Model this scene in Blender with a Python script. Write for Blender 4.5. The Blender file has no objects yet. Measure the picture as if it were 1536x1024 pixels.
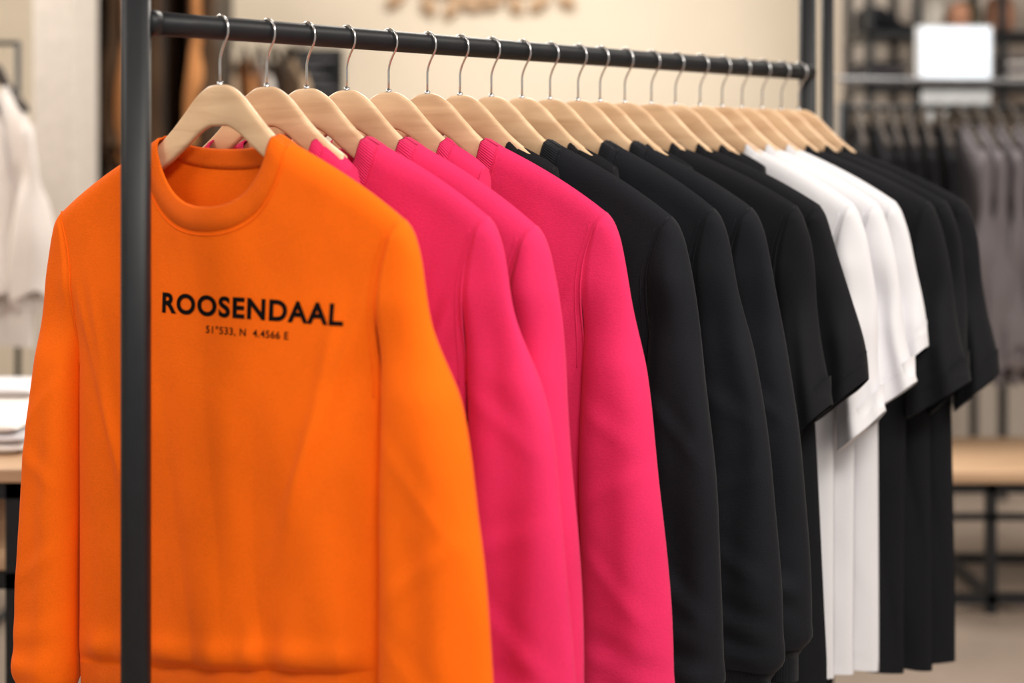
import bpy, bmesh, math, random
from mathutils import Vector, Matrix, noise
random.seed(4)
F=50/36*1536; CAMH=1.4; HOR=245
sc=bpy.context.scene
sc.view_settings.view_transform='Standard'
sc.view_settings.look='None'

def XP(px,D): return (px-768)/F*D
def ZP(py,D): return CAMH+(HOR-py)/F*D
def lerp(a,b,t): return a+(b-a)*t
def sm(a,b,x):
    t=max(0,min(1,(x-a)/(b-a))); return t*t*(3-2*t)
def interp(x,pts):
    if x<=pts[0][0]: return pts[0][1]
    for i in range(len(pts)-1):
        if x<=pts[i+1][0]:
            a,b=pts[i],pts[i+1]
            p0=pts[i-1] if i>0 else a; p3=pts[i+2] if i+2<len(pts) else b
            t=(x-a[0])/(b[0]-a[0]); L=b[0]-a[0]
            m1=(b[1]-p0[1])/(b[0]-p0[0]); m2=(p3[1]-a[1])/(p3[0]-a[0])
            return (2*t**3-3*t*t+1)*a[1]+(t**3-2*t*t+t)*L*m1+(-2*t**3+3*t*t)*b[1]+(t**3-t*t)*L*m2
    return pts[-1][1]

# ---------------- materials
def newmat(name):
    m=bpy.data.materials.new(name); m.use_nodes=True
    nt=m.node_tree; b=nt.nodes['Principled BSDF']; return m,nt,b
def fabric(name,col,var=0.12,rib=False,sheen=0.15,bump=0.3,scale=520,spec=.15):
    m,nt,b=newmat(name); N=nt.nodes; L=nt.links
    b.inputs['Roughness'].default_value=0.85
    b.inputs['Specular IOR Level'].default_value=spec
    b.inputs['Sheen Weight'].default_value=sheen
    b.inputs['Sheen Roughness'].default_value=0.4
    tc=N.new('ShaderNodeTexCoord')
    n1=N.new('ShaderNodeTexNoise'); n1.inputs['Scale'].default_value=scale; n1.inputs['Detail'].default_value=4
    mp=N.new('ShaderNodeMapping'); mp.inputs['Scale'].default_value=(.5,1,1)
    L.new(tc.outputs['Object'],mp.inputs['Vector']); L.new(mp.outputs[0],n1.inputs['Vector'])
    n2=N.new('ShaderNodeTexNoise'); n2.inputs['Scale'].default_value=9; n2.inputs['Detail'].default_value=3
    L.new(tc.outputs['Object'],n2.inputs['Vector'])
    add=N.new('ShaderNodeMath'); add.operation='ADD'; L.new(n1.outputs[0],add.inputs[0]); L.new(n2.outputs[0],add.inputs[1])
    mr=N.new('ShaderNodeMapRange'); mr.inputs[1].default_value=.65; mr.inputs[2].default_value=1.35
    mr.inputs[3].default_value=1-var; mr.inputs[4].default_value=1+var*.6
    L.new(add.outputs[0],mr.inputs[0])
    vm=N.new('ShaderNodeVectorMath'); vm.operation='SCALE'; vm.inputs[0].default_value=col
    L.new(mr.outputs[0],vm.inputs['Scale']); L.new(vm.outputs[0],b.inputs['Base Color'])
    bp=N.new('ShaderNodeBump'); bp.inputs['Strength'].default_value=bump; bp.inputs['Distance'].default_value=.0014
    L.new(n1.outputs[0],bp.inputs['Height'])
    if rib:
        uv=N.new('ShaderNodeUVMap'); sx=N.new('ShaderNodeSeparateXYZ'); L.new(uv.outputs[0],sx.inputs[0])
        mu=N.new('ShaderNodeMath'); mu.operation='MULTIPLY'; mu.inputs[1].default_value=2*math.pi/.0034
        L.new(sx.outputs[0],mu.inputs[0]); si=N.new('ShaderNodeMath'); si.operation='SINE'; L.new(mu.outputs[0],si.inputs[0])
        b2=N.new('ShaderNodeBump'); b2.inputs['Strength'].default_value=.6; b2.inputs['Distance'].default_value=.0012
        L.new(si.outputs[0],b2.inputs['Height']); L.new(bp.outputs[0],b2.inputs['Normal']); L.new(b2.outputs[0],b.inputs['Normal'])
    else: L.new(bp.outputs[0],b.inputs['Normal'])
    return m
def plain(name,col,rough=.5,metal=0,var=.06,scale=20,emit=0,spec=.5):
    m,nt,b=newmat(name); N=nt.nodes; L=nt.links
    b.inputs['Roughness'].default_value=rough; b.inputs['Metallic'].default_value=metal
    b.inputs['Specular IOR Level'].default_value=spec
    tc=N.new('ShaderNodeTexCoord'); n=N.new('ShaderNodeTexNoise'); n.inputs['Scale'].default_value=scale; n.inputs['Detail'].default_value=4
    L.new(tc.outputs['Object'],n.inputs['Vector'])
    mr=N.new('ShaderNodeMapRange'); mr.inputs[1].default_value=.3; mr.inputs[2].default_value=.7; mr.inputs[3].default_value=1-var; mr.inputs[4].default_value=1+var
    L.new(n.outputs[0],mr.inputs[0]); vm=N.new('ShaderNodeVectorMath'); vm.operation='SCALE'; vm.inputs[0].default_value=col
    L.new(mr.outputs[0],vm.inputs['Scale']); L.new(vm.outputs[0],b.inputs['Base Color'])
    if emit: b.inputs['Emission Color'].default_value=(*col,1); b.inputs['Emission Strength'].default_value=emit
    return m
def wood(name,c1,c2,sc_=(6,60,60),rough=.5):
    m,nt,b=newmat(name); N=nt.nodes; L=nt.links
    b.inputs['Roughness'].default_value=rough
    tc=N.new('ShaderNodeTexCoord'); mp=N.new('ShaderNodeMapping'); mp.inputs['Scale'].default_value=sc_
    oi=N.new('ShaderNodeObjectInfo'); ad=N.new('ShaderNodeVectorMath'); ad.operation='ADD'
    mu=N.new('ShaderNodeMath'); mu.operation='MULTIPLY'; mu.inputs[1].default_value=7; L.new(oi.outputs['Random'],mu.inputs[0])
    L.new(tc.outputs['Object'],ad.inputs[0]); L.new(mu.outputs[0],ad.inputs[1])
    L.new(ad.outputs[0],mp.inputs[0]); n=N.new('ShaderNodeTexNoise'); n.inputs['Scale'].default_value=1.5; n.inputs['Detail'].default_value=6; n.inputs['Distortion'].default_value=.6
    L.new(mp.outputs[0],n.inputs['Vector']); cr=N.new('ShaderNodeValToRGB')
    cr.color_ramp.elements[0].position=.3; cr.color_ramp.elements[1].position=.7
    cr.color_ramp.elements[0].color=(*c1,1); cr.color_ramp.elements[1].color=(*c2,1)
    L.new(n.outputs[0],cr.inputs[0]); L.new(cr.outputs[0],b.inputs['Base Color'])
    return m
ORANGE=(1.0,.155,.003); PINK=(.76,.030,.132); BLACK=(.0065,.0074,.0112); BLK2=(.0055,.006,.0085); WHITE=(.73,.73,.77)
def fab2(n,c,**k): return (fabric(n,c,**k),fabric(n+'_rib',c,rib=True,**k))
M_or=fab2('orange_fleece',ORANGE,sheen=.03,bump=.4,var=.12); M_pk=fab2('pink_fleece',PINK,sheen=.05,bump=.4,var=.12); M_bk=fab2('black_fleece',BLACK,sheen=.06,var=.2,bump=.4,spec=.22); M_bt=fab2('black_cotton',BLK2,sheen=.05,spec=.22); M_wh=fab2('white_cotton',WHITE,var=.03,sheen=.0,bump=.2)
M_gr=fab2('grey_cotton',(.17,.155,.17)); M_lt=fab2('offwhite_linen',(.84,.79,.76),var=.05)
M_tan=fab2('tan_wool',(.50,.22,.08)); M_brn=fab2('brown_wool',(.07,.04,.022)); M_cr=fab2('beige_wool',(.55,.40,.27))
M_print=plain('print_ink',(.006,.005,.005),.9,spec=.05)
M_metal=plain('powder_coated_steel',(.009,.011,.014),.45,.0,.1,40,spec=.35)
M_hook=plain('chrome_wire',(.62,.63,.65),.22,1.0,.03)
M_wood=wood('beech_wood',(.66,.42,.245),(.87,.62,.39),(4,30,30),.38)
M_tab=wood('oak_tabletop',(.46,.29,.17),(.60,.40,.25),(2,20,20))
M_wood2=wood('plywood_letters',(.50,.33,.2),(.62,.43,.27),(5,20,20))

# ---------------- mesh helpers
class MB:
    def __init__(s): s.v=[];s.f=[];s.m=[];s.uv=[]
    def grid(s,rows,mat=0,closed=False,uvs=None,flip=False):
        b=len(s.v); nr=len(rows); nc=len(rows[0])
        for r in rows: s.v.extend([tuple(p) for p in r])
        for i in range(nr-1):
            for j in range(nc if closed else nc-1):
                j2=(j+1)%nc
                q=[b+i*nc+j,b+i*nc+j2,b+(i+1)*nc+j2,b+(i+1)*nc+j]
                if uvs:
                    k=uvs
                    u=[k(i,j),k(i,j+1),k(i+1,j+1),k(i+1,j)]
                else: u=[(0,0)]*4
                if flip: q.reverse();u=u[::-1]
                s.f.append(q);s.m.append(mat);s.uv.append(u)
        return b
    def cap(s,idx,mat=0): s.f.append(idx);s.m.append(mat);s.uv.append([(0,0)]*len(idx))
    def tube(s,pts,r,n=8,mat=0,cap=True,radii=None):
        rows=[];up=Vector((.3,.2,.93)).normalized()
        prev=None
        for i,p in enumerate(pts):
            p=Vector(p); a=Vector(pts[max(0,i-1)]); c=Vector(pts[min(len(pts)-1,i+1)])
            t=(c-a).normalized()
            if prev is None:
                x=t.cross(up)
                if x.length<.05: x=t.cross(Vector((1,0,0)))
            else: x=prev-t*prev.dot(t)
            x.normalize(); prev=x; y=t.cross(x); rr=radii[i] if radii else r
            rows.append([p+(x*math.cos(k*2*math.pi/n)+y*math.sin(k*2*math.pi/n))*rr for k in range(n)])
        b=s.grid(rows,mat,True)
        if cap:
            s.cap([b+k for k in range(n)][::-1],mat); s.cap([b+(len(pts)-1)*n+k for k in range(n)],mat)
    def box(s,x0,x1,y0,y1,z0,z1,mat=0):
        b=len(s.v); s.v+= [(x0,y0,z0),(x1,y0,z0),(x1,y1,z0),(x0,y1,z0),(x0,y0,z1),(x1,y0,z1),(x1,y1,z1),(x0,y1,z1)]
        for q in [(0,3,2,1),(4,5,6,7),(0,1,5,4),(1,2,6,5),(2,3,7,6),(3,0,4,7)]: s.cap([b+i for i in q],mat)
    def obj(s,name,mats,parent=None,loc=(0,0,0),rz=0,smooth=True,bevel=0):
        me=bpy.data.meshes.new(name); me.from_pydata(s.v,[],s.f)
        for m in mats: me.materials.append(m)
        me.polygons.foreach_set('material_index',s.m)
        me.polygons.foreach_set('use_smooth',[smooth]*len(s.f))
        ul=me.uv_layers.new(name='UVMap'); flat=[c for f in s.uv for uvp in f for c in uvp]
        ul.data.foreach_set('uv',flat); me.update()
        o=bpy.data.objects.new(name,me); sc.collection.objects.link(o)
        o.location=loc; o.rotation_euler=(0,0,rz)
        if parent: o.parent=parent
        if bevel:
            md=o.modifiers.new('bevel','BEVEL'); md.width=bevel; md.segments=2; md.limit_method='ANGLE'
        return o
def empty(name,loc=(0,0,0)):
    o=bpy.data.objects.new(name,None); sc.collection.objects.link(o); o.location=loc; o.empty_display_size=.1; return o

# ---------------- garment
def garment(name,loc,rz,mats,kind='sweat',S=.338,B=.30,inner=.300,outer=.46,outer_l=None,hem=-.745,tilt=0.0,
            cuff=-.825,T=.034,n=.14,seed=0,res=1.0,drop=-.075,amp=1.0,s_end=-.43,flareT=.5,foldk=26,rid=.6,flat=None):
    mb=MB(); tee=(kind=='tee')
    outer_r=outer; outer_l=outer_l or outer
    Df=.126 if not tee else .105
    bandw=.027 if not tee else .018
    nt_=.030
    def zs(x):
        x=abs(x)
        if x<=n: return nt_+(n-x)*.45
        u=(x-n)/(S-n); return nt_+(drop-nt_)*(.82*u+.18*u**2.6)
    arm=-.30
    sh_=min(.034,(S-n)*.17)
    def bw(z):
        return interp(-z,[(-drop,S),(-drop+.03,S-sh_*.5),(-drop+.09,S-sh_),(-drop+.2,S-sh_*1.1),(-arm+.05+max(0,drop+.075),lerp(S-sh_*1.1,B,.4)),(-hem if not tee else .9,B)])
    def uz(q): q=min(1,abs(q)); return (1-q**2.3)**.55
    def zf(x): return nt_-.002-Df*uz(x/n)
    def zb(x): return nt_-.002-.036*uz(x/n)
    def g(h,R=.035):
        if h<=0: return 0
        if h>=R: return 1
        return math.sqrt(1-(1-h/R)**2)
    def depth(x,z,side,bwz=None):
        h=zs(x)-z
        b=bwz or bw(z); s=min(1,abs(x)/b)
        Tz=lerp(.020,T,sm(0,.4,-z))+.010*math.exp(-(x/.08)**2)*(1-sm(.05,.3,-z))
        a=sm(-arm-.12,-arm+.02,-z)
        p=lerp(1-.25*s**4,max(0,1-s**4)**.6,a)
        d=Tz*g(h)*p
        f=g(h,.12)*min(1,(1-s)*6+ (1-a)*.5)
        low=sm(.15,.7,-z)
        ph=noise.noise((x*2.2,z*1.3,seed+3.3))*3
        w=noise.noise((x*4.5+side*9,z*1.9,seed))*.0100
        w+=math.sin(x*foldk+ph+seed*1.7+side)*.0038*(.2+low)
        w+=noise.noise((x*11+z*5,z*5,seed+7+side*5))*.0034
        w+=(abs(noise.noise((x*9+z*1.2,z*1.4,seed+17+side*5)))-.2)*.009*(.3+low)
        if flat:
            w*=1-.75*math.exp(-((x-flat[0])/.20)**4-((z-flat[1])/.09)**2)
        ax=abs(x); dz=-z+arm
        if not tee:
            for k,(sl,of) in enumerate(((.42,.0),(.25,.045))):
                dist=(b-ax)-of-sl*max(0,dz+.14)
                w+=.0055*math.exp(-(dist/.013)**2)*sm(-.16,-.02,dz)*(1-sm(.1,.35,dz))
            hz=hem+tilt*x
            w+=.0030*math.sin(x*70+noise.noise((x*8,seed,1))*5)*math.exp(-((z-hz-.03)/.04)**2)
        d+=w*f*amp
        if not tee:
            d*=1-.36*math.exp(-((z-hz)/.009)**2); d+=(.006+.004*noise.noise((x*16,seed,3)))*math.exp(-((z-hz-.030)/.018)**2)*f
        else:
            hz=hem; d-=.0014*math.exp(-((z-hz-.025)/.003)**2)*f
        return max(d,.0012)
    NI=int(22*res)+4; NO=int(34*res)+4
    ins=[n*math.sin(math.pi/2*k/NI) for k in range(-NI,NI+1)]
    outs=[n+(S-n)*(1-(1-k/NO)**1.3) for k in range(1,NO+1)]
    xs=[-o for o in reversed(outs)]+ins+outs
    NR=int(92*res)+6
    for side in (0,1):
        rows=[]
        for i in range(NR+1):
            v=(i/NR)**1.1
            r=[]
            for x in xs:
                s=x/S
                zt=(zf(x) if side==0 else zb(x)) if abs(x)<n else zs(x)
                zz=lerp(zt,hem+tilt*x,v)
                if tee: zz+= .004*math.sin(x*30+seed)*v
                b=bw(zz); X=s*b
                d=depth(X,zz,side,b)
                if i==0 and abs(x)>=n: d=0
                yo=.004*math.sin(seed*2.1)*sm(.2,.7,-zz)
                r.append((X,(-d if side==0 else d)+yo,zz))
            rows.append(r)
        mb.grid(rows,0,flip=(side==1))
        last=rows[-1]
        if not tee:
            rr=[]
            for k in range(7):
                t=k/6; row=[]
                for (X,y,z) in last:
                    bul=1+.22*math.sin(math.pi*min(1,t*1.3))+.1*t
                    row.append((X*(1-.012*t),y*bul,z-.058*t))
                rr.append(row)
            rr.append([(X*.985,y*.8,z+.004) for X,y,z in rr[-1]])
            mb.grid(rr,1,flip=(side==1),uvs=lambda i,j:(xs[min(j,len(xs)-1)],i*.01))
        else:
            rr=[last,[(X,y*.86,z) for X,y,z in last],[(X,y*.84,z+.03) for X,y,z in last]]
            mb.grid(rr,0,flip=(side==1))
    NC=int(120*res)+12
    def collar_pt(phi,t):
        c=math.cos(phi); si=math.sin(phi); fr=si>=0
        x=n*c; 
        zo=zf(x) if fr else zb(x); do=depth(x,zo,0 if fr else 1)
        if abs(c)>.999: do=0
        yo=-do if fr else do
        ni=n-bandw; xi=ni*c; q=abs(c)
        if fr: zi=nt_+.012-(Df-bandw*.75)*uz(q)
        else: zi=nt_+.012-(.036-bandw*.55)*uz(q)
        yi=yo*.92+(-.001 if fr else .001)
        return Vector((lerp(x,xi,t),lerp(yo,yi,t),lerp(zo,zi,t)+.002*math.sin(math.pi*t)))
    prof=[(-.02,0),(.0,1),(.25,1.25),(.6,1.2),(.9,1.0),(1.03,0),(.9,-1),(.5,-1.1),(.0,-1)]
    rows=[]
    for k in range(NC):
        phi=2*math.pi*(k+.5)/NC
        O=collar_pt(phi,0); I=collar_pt(phi,1); dv=(I-O)
        tg=(collar_pt(phi+.02,.5)-collar_pt(phi-.02,.5))
        nn=tg.cross(dv)
        if nn.length<1e-9: nn=Vector((0,-1,0))
        nn.normalize()
        rows.append([O+dv*a+nn*(bb*.0020) for a,bb in prof])
    rows.append(rows[0])
    Lc=[0]
    for k in range(1,NC+1): Lc.append(Lc[-1]+(Vector(rows[k][3])-Vector(rows[k-1][3])).length)
    mb.grid(rows,1,closed=True,uvs=lambda i,j:(Lc[i],j*.003))
    off=.007
    st=[]
    for k in range(0,61):
        phi=math.pi*(.04+.92*k/60); c=math.cos(phi); x=(n+off*.8)*c; z=nt_-.002-(Df+off)*uz(c)*1.0
        st.append((x,-depth(x,z,0)-.0004,z))
    if not tee: mb.tube(st,.0009,5,0)
    NQ=int(22*res)+6; NS=int(84*res)+8
    zend=cuff if not tee else s_end
    for sg in (-1,1):
        outer=outer_r if sg>0 else outer_l
        rs=random.Random(int(seed*100)+sg)
        ridges=[(rs.uniform(-.44,-.34),rs.uniform(.5,1.1),rs.uniform(.0035,.006)),(rs.uniform(-.60,-.48),rs.uniform(-1.0,-.4),rs.uniform(.0035,.006)),(rs.uniform(-.70,-.60),rs.uniform(.4,1.0),rs.uniform(.004,.007)),(rs.uniform(-.78,-.72),rs.uniform(-.6,.4),rs.uniform(.004,.006))]
        def xo(z):
            t=-z+drop
            L=-zend+drop
            if not tee:
                return interp(t,[(0,S),(.015,S+.012),(.05,S+.026),(.14,S+.044),(.25,lerp(S,outer,.60)),(.42,lerp(S,outer,.83)),(.58,lerp(S,outer,.95)),(.70,outer),(L-.018,outer+.002),(L,inner+(outer-inner)*.92)])
            return interp(t,[(0,S),(.02,S+min(.012,.1*S)),(.07,S+.028),(.16,lerp(S,outer,.58)),(L,outer)]) if outer-S>.035 else lerp(S,outer,sm(0,L,t))
        def xi(z):
            a=sm(-arm-.10,-arm+.12,-z)
            v=lerp(bw(z),inner,a)
            if not tee and z<zend+.025: v=lerp(v,inner+(outer-inner)*.08,sm(zend+.025,zend,z))
            return v
        rows=[]
        for i in range(NS+1):
            v=(i/NS)**1.25
            row=[]
            M=2*NQ
            for j in range(M):
                if j<=NQ: q=.5-.5*math.cos(math.pi*j/NQ); side=0
                else: q=.5-.5*math.cos(math.pi*(M-j)/NQ); side=1
                ze=zend
                if tee: ze=zend-.05+.085*q
                z=lerp(drop,ze,v)
                a=sm(-arm-.12,-arm+.02,-z)
                x0=xi(z);x1=xo(z); x=lerp(x0,x1,q)
                b=bw(z)
                dseam=depth(b*.999,z,side,b) if a<1 else 0
                Ts=lerp(.022,T*1.02,sm(.1,.4,-z)); 
                if tee: Ts*=1.0+flareT*sm(.2,.45,-z)*.5
                puff=1+.30*sm(0,.22,q)*sm(0,.03,drop-z)
                up=dseam*1.02*puff*max(0,1-q**2.4)**.5
                dn=Ts*max(0,1-abs(2*q-1)**2.6)**.55
                d=lerp(up,dn,a) if i>0 else up*.3
                wf=math.sin(math.pi*q)
                w=noise.noise((x*7+sg*5,z*2.6,seed+11+side*3))*.014+noise.noise((x*16,z*7+x*6,seed+2.2*sg+side))*.0055
                w+=math.sin((x-x0)*55+noise.noise((0,z*2,seed))*4)*.0032*sm(.2,.6,-z)
                if not tee:
                    w+=.006*math.exp(-((z-zend-.03)/.02)**2)+ .003*math.sin((z-zend)*110+x*22+seed)*math.exp(-((z-zend-.06)/.06)**2)
                    for (c0,sl,am) in ridges:
                        dd=(z-c0)+sl*(x-x0-.05); w+=rid*am*(math.exp(-(dd/.015)**2)-.5*math.exp(-((dd-.032)/.018)**2))
                if tee: w+=math.sin(q*9+seed)*.006*sm(.2,.45,-z)
                d+=w*wf*sm(.09,.2,-z)*amp
                ed=noise.noise((sg*3,z*4,seed+21))*.008*sm(.15,.4,-z)
                if tee: ed+=(.010*math.sin(z*16+seed*3)*sm(.15,.45,-z))*q
                d=max(d,0)
                yo=-.008*sm(.25,.5,-z)
                row.append((sg*(x+ed),(-d if side==0 else d)+yo,z))
            rows.append(row)
        mb.grid(rows,0,closed=True,flip=(sg==1))
        last=rows[-1]
        cx=sum(p[0] for p in last)/len(last); cy=sum(p[1] for p in last)/len(last)
        if not tee:
            rr=[]
            for k in range(9):
                t=k/8; sx=lerp(1,.84,sm(0,.25,t)); sy=lerp(.8,.66,sm(0,.25,t))
                rr.append([(cx+(p[0]-cx)*sx,cy+(p[1]-cy)*sy,p[2]-.062*t) for p in last])
            rr.append([(cx+(p[0]-cx)*.94,cy+(p[1]-cy)*.8,p[2]+.01) for p in rr[-1]])
            per=[0]
            for k in range(len(last)): 
                a_,b_=last[k],last[(k+1)%len(last)]; per.append(per[-1]+math.dist(a_,b_))
            mb.grid(rr,1,closed=True,flip=(sg==1),uvs=lambda i,j:(per[j],i*.01))
        else:
            mb.grid([last,[(cx+(p[0]-cx)*.95,cy+(p[1]-cy)*.88,p[2]) for p in last],[(cx+(p[0]-cx)*.93,cy+(p[1]-cy)*.85,p[2]+.05) for p in last]],0,closed=True,flip=(sg==1))
            k=int(NS*.93); mb.tube([ (p[0],p[1]-.0003,p[2]) for p in rows[k][1:NQ]],.0008,4,0)
        pts=[]
        for k in range(41):
            z=lerp(drop-.002,arm-.02,k/40); b=bw(z); pts.append((sg*(b+.0005),-depth(b*.999,z,0,b)*1.02-.0006,z))
        mb.tube(pts,.0018,6,0)
        pts2=[(p[0]-sg*.009,-depth(abs(p[0])-.009,p[2],0)-.0002,p[2]) for p in pts[3:]]
        mb.tube(pts2,.0009,5,0)
    o=mb.obj(name,list(mats),None,loc,rz)
    return o,depth

# ---------------- rack geometry
A=Vector((XP(228,2.03),2.03)); Bp=Vector((XP(1215,3.13),3.13))
dirb=(Bp-A).normalized()
def barpt(px):
    t=(px-228)/987; D=1/lerp(1/2.03,1/3.13,t); return Vector((XP(px,D),D))
BARZ=1.6; BR=.0172
rack=empty('clothing_rack',(0,0,0))
r=MB()
a3=Vector((A.x-dirb.x*.012,A.y-dirb.y*.012,BARZ)); b3=Vector((Bp.x,Bp.y,BARZ))
r.tube([a3.lerp(b3,k/20) for k in range(21)],BR,32)
r.tube([a3,a3+Vector((dirb.x,dirb.y,0))*.020],BR+.0018,32)
r.obj('hanging_bar',[M_metal],rack)
def sqpost(mb,c,hw,z0,z1,ang,n_=6,rad=.006):
    prof=[]
    for cx,cy,a0 in ((1,1,0),(-1,1,90),(-1,-1,180),(1,-1,270)):
        for k in range(n_):
            a=math.radians(a0+90*k/(n_-1)); prof.append((cx*(hw-rad)+rad*math.cos(a),cy*(hw-rad)+rad*math.sin(a)))
    ca,sa=math.cos(ang),math.sin(ang)
    rows=[[(c[0]+x*ca-y*sa,c[1]+x*sa+y*ca,z) for x,y in prof] for z in (z0,z1)]
    b=mb.grid(rows,0,True); N=len(prof)
    mb.cap([b+k for k in range(N)][::-1]); mb.cap([b+N+k for k in range(N)])
pc=A-dirb*.028
pc=Vector((XP(204,pc.y),pc.y))
r=MB(); sqpost(r,pc,.0202,.0,2.0,math.radians(8),rad=.012); r.obj('post_front',[M_metal],rack)
fc=Vector((XP(1211,3.15),3.15)); r=MB(); sqpost(r,fc,.0175,0,2.0,0,rad=.01); r.obj('post_rear',[M_metal],rack)
fc2=Vector((XP(1241,3.30),3.30)); r=MB(); sqpost(r,fc2,.0135,0,2.0,0,rad=.006); r.obj('post_brace',[M_metal],rack)
perp=Vector((dirb.y,-dirb.x))
for nm,c in (('foot_front',pc),('foot_rear',fc)):
    r=MB(); r.tube([(c.x-perp.x*.28,c.y-perp.y*.28,.02),(c.x+perp.x*.28,c.y+perp.y*.28,.02)],.019,20); r.obj(nm,[M_metal],rack)

# ---------------- hangers
TH=math.radians(-30)
HX=[330,400,460,520,583,641,690,737,783,825,867,900,937,977,1013,1050,1083,1113,1143,1172,1198]
ptop=[(0,.117),(.02,.1145),(.045,.099),(.07,.074),(.095,.050),(.12,.030),(.16,.004),(.21,-.028)]
phei=[(0,.062),(.045,.058),(.09,.046),(.15,.034),(.21,.022)]
def hanger(loc,rz,res=1,hk=True,mat=None,half=.21):
    mb=MB(); N=int(44*res)
    rows=[]
    for i in range(-N,N+1):
        w=half*i/N
        zt=interp(abs(w),ptop); zb_=zt-interp(abs(w),phei); ht=lerp(.0065,.0105,sm(.05,.2,abs(w)))
        if abs(i)==N: zt-=.004; zb_+=.004; ht*=.6
        row=[]; M=16
        for k in range(M):
            a=2*math.pi*k/M; ca,sa=math.cos(a),math.sin(a)
            yy=ht*math.copysign(abs(ca)**.45,ca); zz=(zt+zb_)/2+(zt-zb_)/2*math.copysign(abs(sa)**.45,sa)
            row.append((w,yy,zz))
        rows.append(row)
    b=mb.grid(rows,0,True); M=16
    mb.cap([b+k for k in range(M)][::-1]); mb.cap([b+2*N*M+k for k in range(M)])
    if hk:
        ang=math.atan2(perp.y,perp.x)-rz
        ca,sa=math.cos(ang),math.sin(ang)
        R=.0222; cz=BARZ-CAMH+BR+.0021-R
        pl=[]
        for k in range(25):
            a=math.radians(178-k*(178+38)/24); pl.append((R*math.cos(a),cz+R*math.sin(a)))
        e=pl[-1]
        for t in (.25,.5,.75,1.0):
            x=e[0]*(1-t)**1.6; z=lerp(e[1],.152,t); pl.append((x,z))
        pl+= [(0,.14),(0,.108)]
        mb.tube([(x*ca,x*sa,z) for x,z in pl],.0019,10,1)
        mb.tube([(0,0,.112),(0,0,.121)],.0045,12,1)
    return mb.obj('wooden_clothes_hanger',[mat or M_wood,M_hook],None,loc,rz)
jit=[-.040,-.01,.015,-.005,.01,0,.012,-.01,.006,-.012,.01,0,.01,-.015,.008,0,-.012,.01,-.005,.01,0]
G={}
sm_=dict(kind='tee',S=.185,B=.18,inner=.178,outer=.205,hem=-.62,T=.024,drop=-.005,n=.118,s_end=-.30)
spec={
 0:('orange_sweatshirt',M_or,dict(S=.338,B=.304,inner=.306,outer=.492,outer_l=.438,hem=-.742,tilt=.15,T=.036,seed=1.3,amp=1.0,cuff=-.845,rid=.45,flat=(.07,-.22))),
 1:('pink_tshirt',M_pk,dict(sm_,S=.165,B=.16,inner=.158,outer=.18,drop=-.003,seed=2)),
 2:('pink_sweatshirt',M_pk,dict(S=.325,B=.29,inner=.292,outer=.472,seed=3.1,T=.033,amp=1.05)),
 3:('pink_sweatshirt',M_pk,dict(S=.345,B=.30,inner=.302,outer=.430,seed=4.7,T=.033,drop=-.09,amp=1.05)),
 4:('pink_tshirt',M_pk,dict(sm_,n=.128,seed=5)),
 5:('pink_sweatshirt',M_pk,dict(S=.332,B=.29,inner=.292,outer=.446,seed=6.4,T=.034,amp=1.05)),
 6:('black_tshirt',M_bt,dict(sm_,seed=7)),
 7:('black_sweatshirt',M_bk,dict(S=.342,B=.30,inner=.302,outer=.438,seed=8.2,T=.034,drop=-.085,cuff=-.84,amp=1.2)),
 8:('black_tshirt',M_bt,dict(sm_,seed=9)),
 9:('black_sweatshirt',M_bk,dict(S=.318,B=.29,inner=.292,outer=.444,seed=10.1,T=.034,cuff=-.84,amp=1.2)),
 10:('black_sweatshirt',M_bk,dict(S=.335,B=.30,inner=.302,outer=.446,seed=11.9,T=.034,cuff=-.82,amp=1.2)),
 11:('black_tshirt',M_bt,dict(sm_,seed=12)),
 12:('black_tshirt',M_bt,dict(kind='tee',S=.338,B=.33,inner=.32,outer=.405,hem=-.95,n=.12,seed=13.3,s_end=-.46,amp=1.3)),
 13:('black_tshirt',M_bt,dict(kind='tee',S=.337,B=.352,inner=.33,outer=.432,hem=-.95,n=.12,seed=14.6,s_end=-.42,amp=1.3)),
 14:('black_tshirt',M_bt,dict(sm_,seed=15)),
 15:('white_tshirt',M_wh,dict(kind='tee',S=.312,B=.275,inner=.285,outer=.384,hem=-.99,n=.12,seed=16.2,s_end=-.50,amp=1.9)),
 16:('white_tshirt',M_wh,dict(kind='tee',S=.32,B=.275,inner=.285,outer=.40,hem=-1.0,n=.12,seed=17.7,s_end=-.45,amp=1.9)),
 17:('white_tshirt',M_wh,dict(kind='tee',S=.318,B=.285,inner=.29,outer=.395,hem=-1.01,n=.12,seed=18.4,s_end=-.39,amp=1.9)),
 18:('black_tshirt',M_bt,dict(kind='tee',S=.35,B=.30,inner=.305,outer=.43,hem=-1.02,n=.12,seed=19.8,s_end=-.46,amp=1.5)),
 19:('black_tshirt',M_bt,dict(kind='tee',S=.345,B=.32,inner=.32,outer=.41,hem=-1.03,n=.12,seed=20.3,s_end=-.46,amp=1.5)),
 20:('black_tshirt',M_bt,dict(kind='tee',S=.35,B=.333,inner=.33,outer=.415,hem=-1.03,n=.12,seed=21.5,s_end=-.46,amp=1.5)),
}
for i,px in enumerate(HX):
    p=barpt(px); loc=(p.x,p.y,CAMH); rz=TH+jit[i]
    nm,mt,kw=spec[i]
    small=kw.get('S',.3)<.28
    hanger(loc,rz,half=.15 if i==1 else .165 if small else .21)
    G[i]=garment(nm,loc,rz,mt,res=(1.5 if i==0 else .55 if small else 1.0),**kw)

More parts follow.
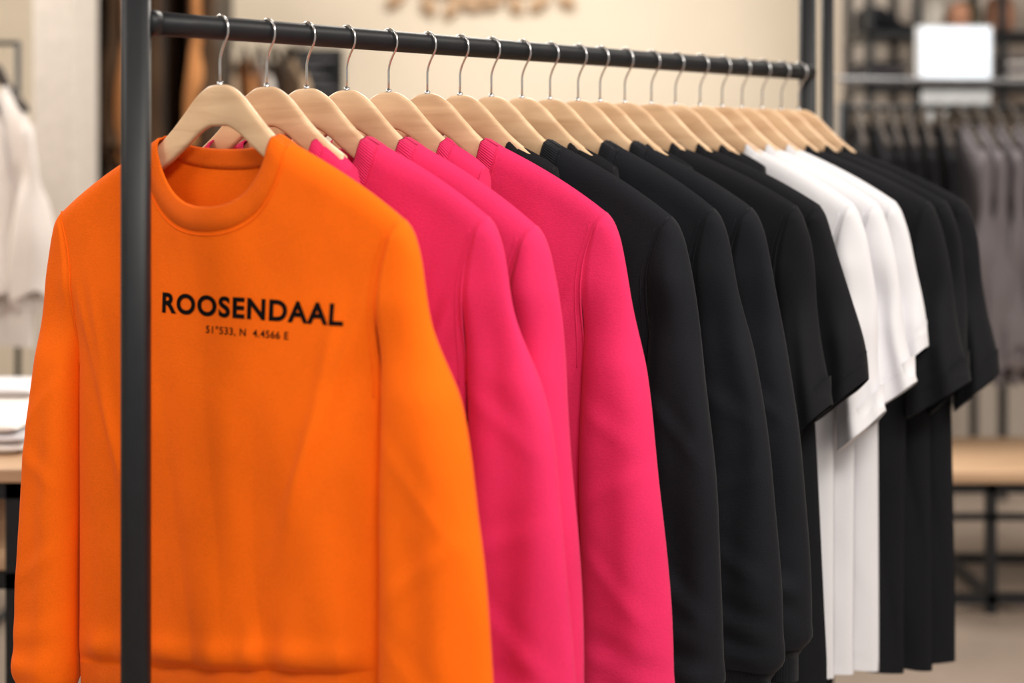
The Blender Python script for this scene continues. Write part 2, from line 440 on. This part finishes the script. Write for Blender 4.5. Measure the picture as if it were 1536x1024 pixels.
# ---------------- chest print
osw,dep=G[0]
def text_on(name,body,xl,xr,zbase,h,bold=0.0,spc=1.08):
    cu=bpy.data.curves.new(name,'FONT'); cu.body=body; cu.size=1; cu.offset=bold; cu.resolution_u=6
    cu.space_character=spc
    o=bpy.data.objects.new('tmp',cu); sc.collection.objects.link(o)
    dg=bpy.context.evaluated_depsgraph_get(); me=bpy.data.meshes.new_from_object(o.evaluated_get(dg))
    bpy.data.objects.remove(o)
    bm=bmesh.new(); bm.from_mesh(me)
    x0=min(v.co.x for v in bm.verts);x1=max(v.co.x for v in bm.verts);y0=min(v.co.y for v in bm.verts);y1=max(v.co.y for v in bm.verts)
    for v in bm.verts:
        x=lerp(xl,xr,(v.co.x-x0)/(x1-x0)); z=zbase+(v.co.y-y0)/(y1-y0)*h; v.co=(x,0,z)
    k=xl
    while k<xr:
        bmesh.ops.bisect_plane(bm,geom=bm.verts[:]+bm.edges[:]+bm.faces[:],plane_co=(k,0,0),plane_no=(1,0,0)); k+=.006
    k=zbase
    while k<zbase+h:
        bmesh.ops.bisect_plane(bm,geom=bm.verts[:]+bm.edges[:]+bm.faces[:],plane_co=(0,0,k),plane_no=(0,0,1)); k+=.006
    yo=.004*math.sin(1.3*2.1)
    for v in bm.verts:
        v.co.y=-dep(v.co.x,v.co.z,0)+yo*sm(.2,.7,-v.co.z)-.0009
    bm.to_mesh(me); bm.free(); me.materials.clear(); me.materials.append(M_print)
    ob=bpy.data.objects.new(name,me); sc.collection.objects.link(ob); ob.parent=osw
text_on('chest_print','ROOSENDAAL',-.087,.255,-.2230,.0308,.034,1.12)
text_on('chest_print_coordinates','51°533, N  4.4566 E',.004,.160,-.2490,.0130,.010)
lb=MB(); lb.box(-.004,.010,.0275,.0285,-.026,-.018,0); lb.obj('neck_label',[M_cr[0]],osw,smooth=False)

# ---------------- room
def slab(name,mat,*b):
    m=MB(); m.box(*b); return m.obj(name,[mat],smooth=False)
M_wall=plain('cream_plaster',(.80,.71,.58),.9,0,.03,2)
M_grey=plain('warm_grey_plaster',(.50,.44,.385),.9,0,.05,2)
M_floor=plain('polished_concrete',(.25,.20,.165),.45,0,.25,1.2)
M_ceil=plain('ceiling_paint',(.75,.74,.72),.9)
WY=7.2
slab('floor',M_floor,-4.5,4.5,-2.5,WY+.2,-.1,0)
slab('wall_back',M_wall,-4.5,4.5,WY,WY+.2,0,3.4)
slab('wall_left',M_wall,-4.7,-4.5,-2.5,WY+.2,0,3.4)
slab('wall_right',M_grey,4.5,4.7,-2.5,WY+.2,0,3.4)
slab('ceiling',M_ceil,-4.7,4.7,-2.5,WY+.2,3.4,3.5)
slab('baseboard_back',M_metal,-4.5,4.5,WY-.02,WY,0,.1)
c=MB(); c.box(XP(48,5.2),XP(112,5.2),5.2,5.5,0,3.4); c.obj('column',[plain('column_plaster',(.62,.57,.52),.85)],smooth=False,bevel=.01)

M_dark=plain('dark_stained_wood',(.022,.015,.011),.5)
wd=empty('open_wardrobe'); wx0=XP(112,5.7);wx1=XP(305,5.7)
m=MB()
m.box(wx0,wx0+.06,5.7,6.3,0,2.6);m.box(wx1-.04,wx1,5.7,6.3,0,2.6);m.box(wx0,wx1,6.27,6.3,0,2.6)
m.box(wx0,wx1,5.7,6.3,0,.12);m.box(wx0,wx1,5.7,6.3,2.56,2.6)
xm=XP(238,5.7); m.box(xm,xm+.03,5.7,6.3,0,2.6)
m.obj('wardrobe_case',[M_dark],wd,smooth=False)
m=MB(); m.tube([(wx0+.05,5.9,2.3),(wx1-.03,5.9,2.3)],.012,12); m.obj('wardrobe_rail',[M_metal],wd)
M_dhang=plain('dark_hanger_wood',(.03,.02,.015),.5)
def bggar(name,mats,x,y,z,rz,hm=None,**kw):
    k=dict(kind='tee',S=.24,B=.22,inner=.225,outer=.27,hem=-.8,n=.11,T=.028,res=.25,seed=x*13.7); k.update(kw)
    o,_=garment(name,(x,y,z),rz,mats,**k); hanger((x,y,z),rz,.3,False,mat=hm or M_dhang); 
    return o
cols=[M_brn,M_tan,M_brn,M_brn,M_cr,M_brn,M_tan,M_brn]
for k in range(8):
    x=wx0+.10+k*.055
    if abs(x-xm-.015)<.04: continue
    bggar('hanging_jacket',cols[k],x,5.93,2.16,math.radians(-76),hem=-1.2,S=.26,s_end=-.72)
rk=empty('wall_garment_rail'); m=MB(); m.tube([(XP(304,6.6),6.8,2.02),(XP(432,6.6),6.8,2.02)],.012,12)
for xx in (XP(312,6.6),XP(428,6.6)): m.tube([(xx,6.8,2.02),(xx,WY,2.02)],.010,10)
m.obj('rail',[M_metal],rk)
for k,mt in enumerate((M_tan,M_cr,M_tan,M_lt,M_brn,M_cr)):
    bggar('hanging_jacket',mt,XP(318,6.8)+k*.072,6.85,1.86,math.radians(-76+3*k),hem=-.7,s_end=-.5)

m=MB(); px0,px1,pz0,pz1=XP(432,7.15),XP(514,7.15),ZP(150,7.15),ZP(72,7.15)
m.box(px0,px1,WY-.035,WY,pz0,pz1,0); m.box(px0+.02,px1-.02,WY-.038,WY-.034,pz0+.02,pz1-.02,1)
for k,(a,b_) in enumerate(((.12,.85),(.2,.6),(.15,.75),(.3,.9))):
    zz=lerp(pz1,pz0,.2+.19*k); m.box(lerp(px0,px1,a),lerp(px0,px1,b_),WY-.041,WY-.037,zz-.010,zz+.004,2)
m.obj('framed_poster',[M_metal,plain('poster_black',(.015,.015,.018),.7,spec=.1),plain('poster_grey',(.15,.16,.18),.6)],smooth=False)

m=MB(); ly=WY-.03
m.tube([(XP(575,ly),ly,ZP(-34,ly)),(XP(650,ly),ly,ZP(-14,ly)),(XP(720,ly),ly,ZP(-6,ly)),(XP(800,ly),ly,ZP(-18,ly)),(XP(865,ly),ly,ZP(-22,ly))],.018,10)
for (cx,cy,ln,an) in ((600,-8,.15,-2.2),(640,2,.14,-1.2),(683,4,.16,-2.0),(700,2,.13,-.6),(745,0,.13,-2.6),(770,2,.12,-1.1),(815,-2,.15,-2.3),(845,-4,.12,-.9),(620,-50,.16,1.2),(700,-45,.18,1.9),(780,-50,.16,1.1)):
    ox,oz=XP(cx,ly),ZP(cy,ly); rows=[]
    for i in range(11):
        t=i/10; wd_=.038*math.sin(math.pi*min(1,t*.96+.02))**.8
        px_,pz_=ox+math.cos(an)*ln*(t-.3),oz+math.sin(an)*ln*(t-.3)*.8
        nx,nz=-math.sin(an),math.cos(an)
        rows.append([(px_+nx*wd_*q,ly-.012+.01*abs(q)+h_,pz_+nz*wd_*q) for q,h_ in ((-1,0),(0,0),(1,0),(1,.012),(0,.014),(-1,.012))])
    m.grid(rows,0,True)
m.obj('wooden_wall_decoration',[M_wood2])

slab('wall_partition',M_grey,XP(1262,6.5),4.5,6.5,6.6,0,3.4)
SD=5.9
sh=empty('display_shelving'); m=MB()
sx0,sx1=XP(1300,SD),XP(1640,SD)
for zz in (ZP(126,SD),ZP(46,SD),ZP(-60,SD)): m.box(sx0,sx1,SD,SD+.4,zz-.025,zz)
for xx in (sx0,XP(1372,SD),XP(1500,SD),sx1-.03): m.box(xx,xx+.03,SD,SD+.03,0,2.5); m.box(xx,xx+.03,SD+.37,SD+.4,0,2.5)
m.obj('shelf_frame',[M_metal],sh,smooth=False)
m=MB(); m.tube([(XP(1255,5.3),5.3,ZP(118,5.3)),(XP(1640,5.3),5.3,ZP(124,5.3))],.009,12)
m.obj('shelf_rail',[plain('grey_rail',(.25,.26,.28),.4)],sh)
LB=5.6; m=MB(); x0,x1,z0,z1=XP(1378,LB),XP(1489,LB),ZP(121,LB),ZP(38,LB)
m.box(x0,x1,LB,LB+.05,z0,z1,0); m.box(x0+.01,x1-.01,LB-.004,LB+.001,z0+.01,z1-.01,1)
m.box((x0+x1)/2-.01,(x0+x1)/2+.01,LB+.05,LB+.31,z0+.05,z0+.07,0)
m.obj('lightbox_sign',[plain('lightbox_frame',(.6,.62,.65),.5),plain('lightbox_face',(.78,.86,.95),.5,emit=.6)],smooth=False)
m=MB(); x0,x1=XP(1385,LB),XP(1486,LB); m.box(x0,x1,LB,LB+.03,ZP(182,LB),ZP(136,LB)); m.obj('sign_panel',[plain('panel_white',(.55,.58,.61),.5)],smooth=False)
def shoe(x,y,z,mat):
    mb=MB(); rows=[]
    for i in range(13):
        t=i/12; xx=x+t*.25; wdt=.045*math.sin(math.pi*(.12+.8*t))**.5; hh=lerp(.11,.035,sm(.3,.75,t)) if t<.95 else .02
        rows.append([(xx,y+wdt*math.cos(a),z+.0+hh*(.5+.5*math.sin(a))) for a in [2*math.pi*k/12 for k in range(12)]])
    b=mb.grid(rows,0,True); mb.cap([b+k for k in range(12)]); mb.cap([b+144+k for k in range(12)]); mb.box(x,x+.25,y-.04,y+.04,z-.0,z+.015)
    mb.obj('shoe',[mat])
zt=ZP(46,SD)+.001
shoe(XP(1302,SD),SD+.10,zt,M_bt[0]); shoe(XP(1306,SD),SD+.26,zt,M_bt[0])
def vase(name,x,y,z,r0,h,mat):
    mb=MB(); rows=[]
    for i in range(15):
        t=i/14; rr=r0*(.55+.5*math.sin(math.pi*(.12+.72*t))); rows.append([(x+rr*math.cos(a),y+rr*math.sin(a),z+h*t) for a in [2*math.pi*k/20 for k in range(20)]])
    b=mb.grid(rows,0,True); mb.cap([b+k for k in range(20)][::-1]); mb.obj(name,[mat])
M_clay=plain('terracotta',(.42,.2,.12),.7); M_cer=plain('ceramic_white',(.7,.66,.6),.4); M_leaf=plain('olive_card',(.16,.14,.09),.8)
vase('clay_vase',XP(1422,SD),SD+.2,zt,.055,.17,M_cer); vase('clay_vase',XP(1452,SD),SD+.12,zt,.045,.12,M_clay); vase('clay_vase',XP(1480,SD),SD+.25,zt,.055,.15,M_leaf)
vase('clay_vase',XP(1525,SD),SD+.2,zt,.06,.16,M_clay)
def stack(name,x,y,z,w,d,mts,n_=4,h=.03):
    mb=MB()
    for k in range(n_):
        rows=[]; zz=z+k*h+h/2; jx=random.uniform(-.008,.008)
        for i in range(17):
            t=i/16*2-1; xx=x+jx+t*w/2; hh=h*.5*(1-abs(t)**8)**.5 if abs(t)<1 else .0
            rows.append([(xx,y+d/2*math.copysign(abs(math.cos(a))**.4,math.cos(a)),zz+hh*math.copysign(abs(math.sin(a))**.5,math.sin(a))) for a in [2*math.pi*q/16 for q in range(16)]])
        mb.grid(rows,k%len(mts),True)
    return mb.obj(name,mts)
stack('folded_clothes_stack',XP(1335,SD),SD+.2,ZP(126,SD)+.001,.20,.3,[M_gr[0],M_bt[0]],4,.025)
stack('folded_clothes_stack',XP(1548,SD),SD+.2,ZP(126,SD)+.001,.22,.3,[M_gr[0],M_lt[0]],5,.025)

RY=5.0
br=empty('garment_rail'); m=MB(); rz_=ZP(162,RY)
m.tube([(XP(1262,RY),RY,rz_),(XP(1640,RY),RY,rz_)],.013,12)
for xx in (XP(1262,RY),XP(1640,RY)): m.tube([(xx,RY,0),(xx,RY,rz_+.02)],.014,12)
for xx in (XP(1262,RY),XP(1640,RY)): m.tube([(xx,RY-.04,.015),(xx,RY+.45,.015)],.014,12)
m.obj('rail_frame',[M_metal],br)
x=XP(1285,RY); k=0
while x<XP(1630,RY):
    px=768+F*x/RY; mt=M_bt if px<1425 else M_gr if k%5 else M_lt
    bggar('hanging_shirt',mt,x,RY,rz_-.10,math.radians(-90+random.uniform(-9,9)),hem=-.84 if px>1425 else -.92,s_end=-.74,outer=.235); 
    x+=.058 if px<1425 else .062; k+=1

bt=empty('low_display_table'); m=MB(); z=.45
bx0,bx1=XP(1330,4.7),2.6
TY0,TY1=4.38,4.94
m.box(bx0,bx1,TY0,TY1,z-.035,z); m.obj('table_top',[M_tab],bt,smooth=False,bevel=.004)
m=MB()
for yy in (TY0+.04,TY1-.07):
    m.box(bx0+.02,bx1-.02,yy,yy+.03,z-.075,z-.036); m.box(bx0+.02,bx1-.02,yy,yy+.03,.03,.06)
    for xx in (bx0+.02,XP(1481,4.42),bx1-.05): m.box(xx,xx+.03,yy,yy+.03,0,z-.036)
for xx in (bx0+.02,XP(1481,4.42),bx1-.05): m.box(xx,xx+.03,TY0+.04,TY1-.05,.03,.06)
m.box(bx0+.02,bx1-.02,TY0+.04,TY0+.06,.29,.31)
m.obj('table_frame',[M_metal],bt,smooth=False)

lt=empty('display_table'); m=MB(); z=.76; lx0,lx1=-2.6,-1.02
m.box(lx0,lx1,2.98,3.85,z-.03,z); m.obj('table_top',[M_tab],lt,smooth=False,bevel=.004)
m=MB(); m.box(lx0,lx1,3.0,3.83,.54,.57); m.obj('lower_shelf',[M_tab],lt,smooth=False,bevel=.004)
m=MB()
for yy in (2.99,3.81):
    m.box(lx0+.01,lx1-.01,yy,yy+.03,z-.065,z-.031); m.box(lx0+.01,lx1-.01,yy,yy+.03,.505,.539)
    for xx in (lx0+.01,lx1-.045): m.box(xx,xx+.035,yy,yy+.035,0,z-.031)
m.obj('table_frame',[M_metal],lt,smooth=False)
stack('folded_clothes_stack',-1.24,3.3,z+.001,.32,.36,[M_lt[0],M_wh[0]],3,.022)
stack('folded_clothes_stack',-1.36,3.68,z+.001,.30,.2,[M_wh[0],M_lt[0]],3,.025)

st=empty('garment_stand'); m=MB(); sy=4.5; 
m.tube([(-2.3,sy,1.78),(XP(30,sy),sy,1.78)],.008,12)
for xx in (-2.3,XP(27,sy)): m.tube([(xx,sy,0),(xx,sy,1.78)],.009,12); m.tube([(xx,sy-.25,.015),(xx,sy+.25,.015)],.012,12)
m.obj('stand_frame',[M_metal],st)
for k in range(5):
    bggar('white_blouse',M_lt,XP(-4,sy)-k*.10,sy-.02,1.60,math.radians(-40+random.uniform(-6,6)),hem=-.76,S=.21,B=.24,inner=.2,outer=.29,s_end=-.62,T=.042,amp=2.6,res=.4)

# ---------------- lights
def area(name,loc,size,power,col=(1,.94,.86),rot=(0,0,0)):
    l=bpy.data.lights.new(name,'AREA'); l.shape='RECTANGLE'; l.size=size[0]; l.size_y=size[1]; l.energy=power; l.color=col
    o=bpy.data.objects.new(name,l); sc.collection.objects.link(o); o.location=loc; o.rotation_euler=rot; return o
for i,(x,y,p) in enumerate(((.5,-.7,104),(1.9,.5,96),(-2.4,4.4,75),(.2,5.3,95),(2.4,4.6,34),(2.0,2.2,34),(-2.2,1.2,35))):  # unseen area lamps added overhead: front pair models the folds, others brighten the room
    area('added_overhead_light',(x,y,3.36),(1.1,1.1),p)
w=bpy.data.worlds.new('World'); sc.world=w; w.use_nodes=True
w.node_tree.nodes['Background'].inputs[0].default_value=(1,.98,.96,1); w.node_tree.nodes['Background'].inputs[1].default_value=.50

cd=bpy.data.cameras.new('cam'); cam=bpy.data.objects.new('camera',cd); sc.collection.objects.link(cam)
cam.location=(0,0,CAMH); cam.rotation_euler=(math.pi/2,0,0); cd.lens=50; cd.sensor_width=36; cd.sensor_fit='HORIZONTAL'
cd.shift_y=-(512-HOR)/1536; cd.dof.use_dof=True; cd.dof.focus_distance=2.3; cd.dof.aperture_fstop=1.45
cd.clip_start=.01
sc.camera=cam
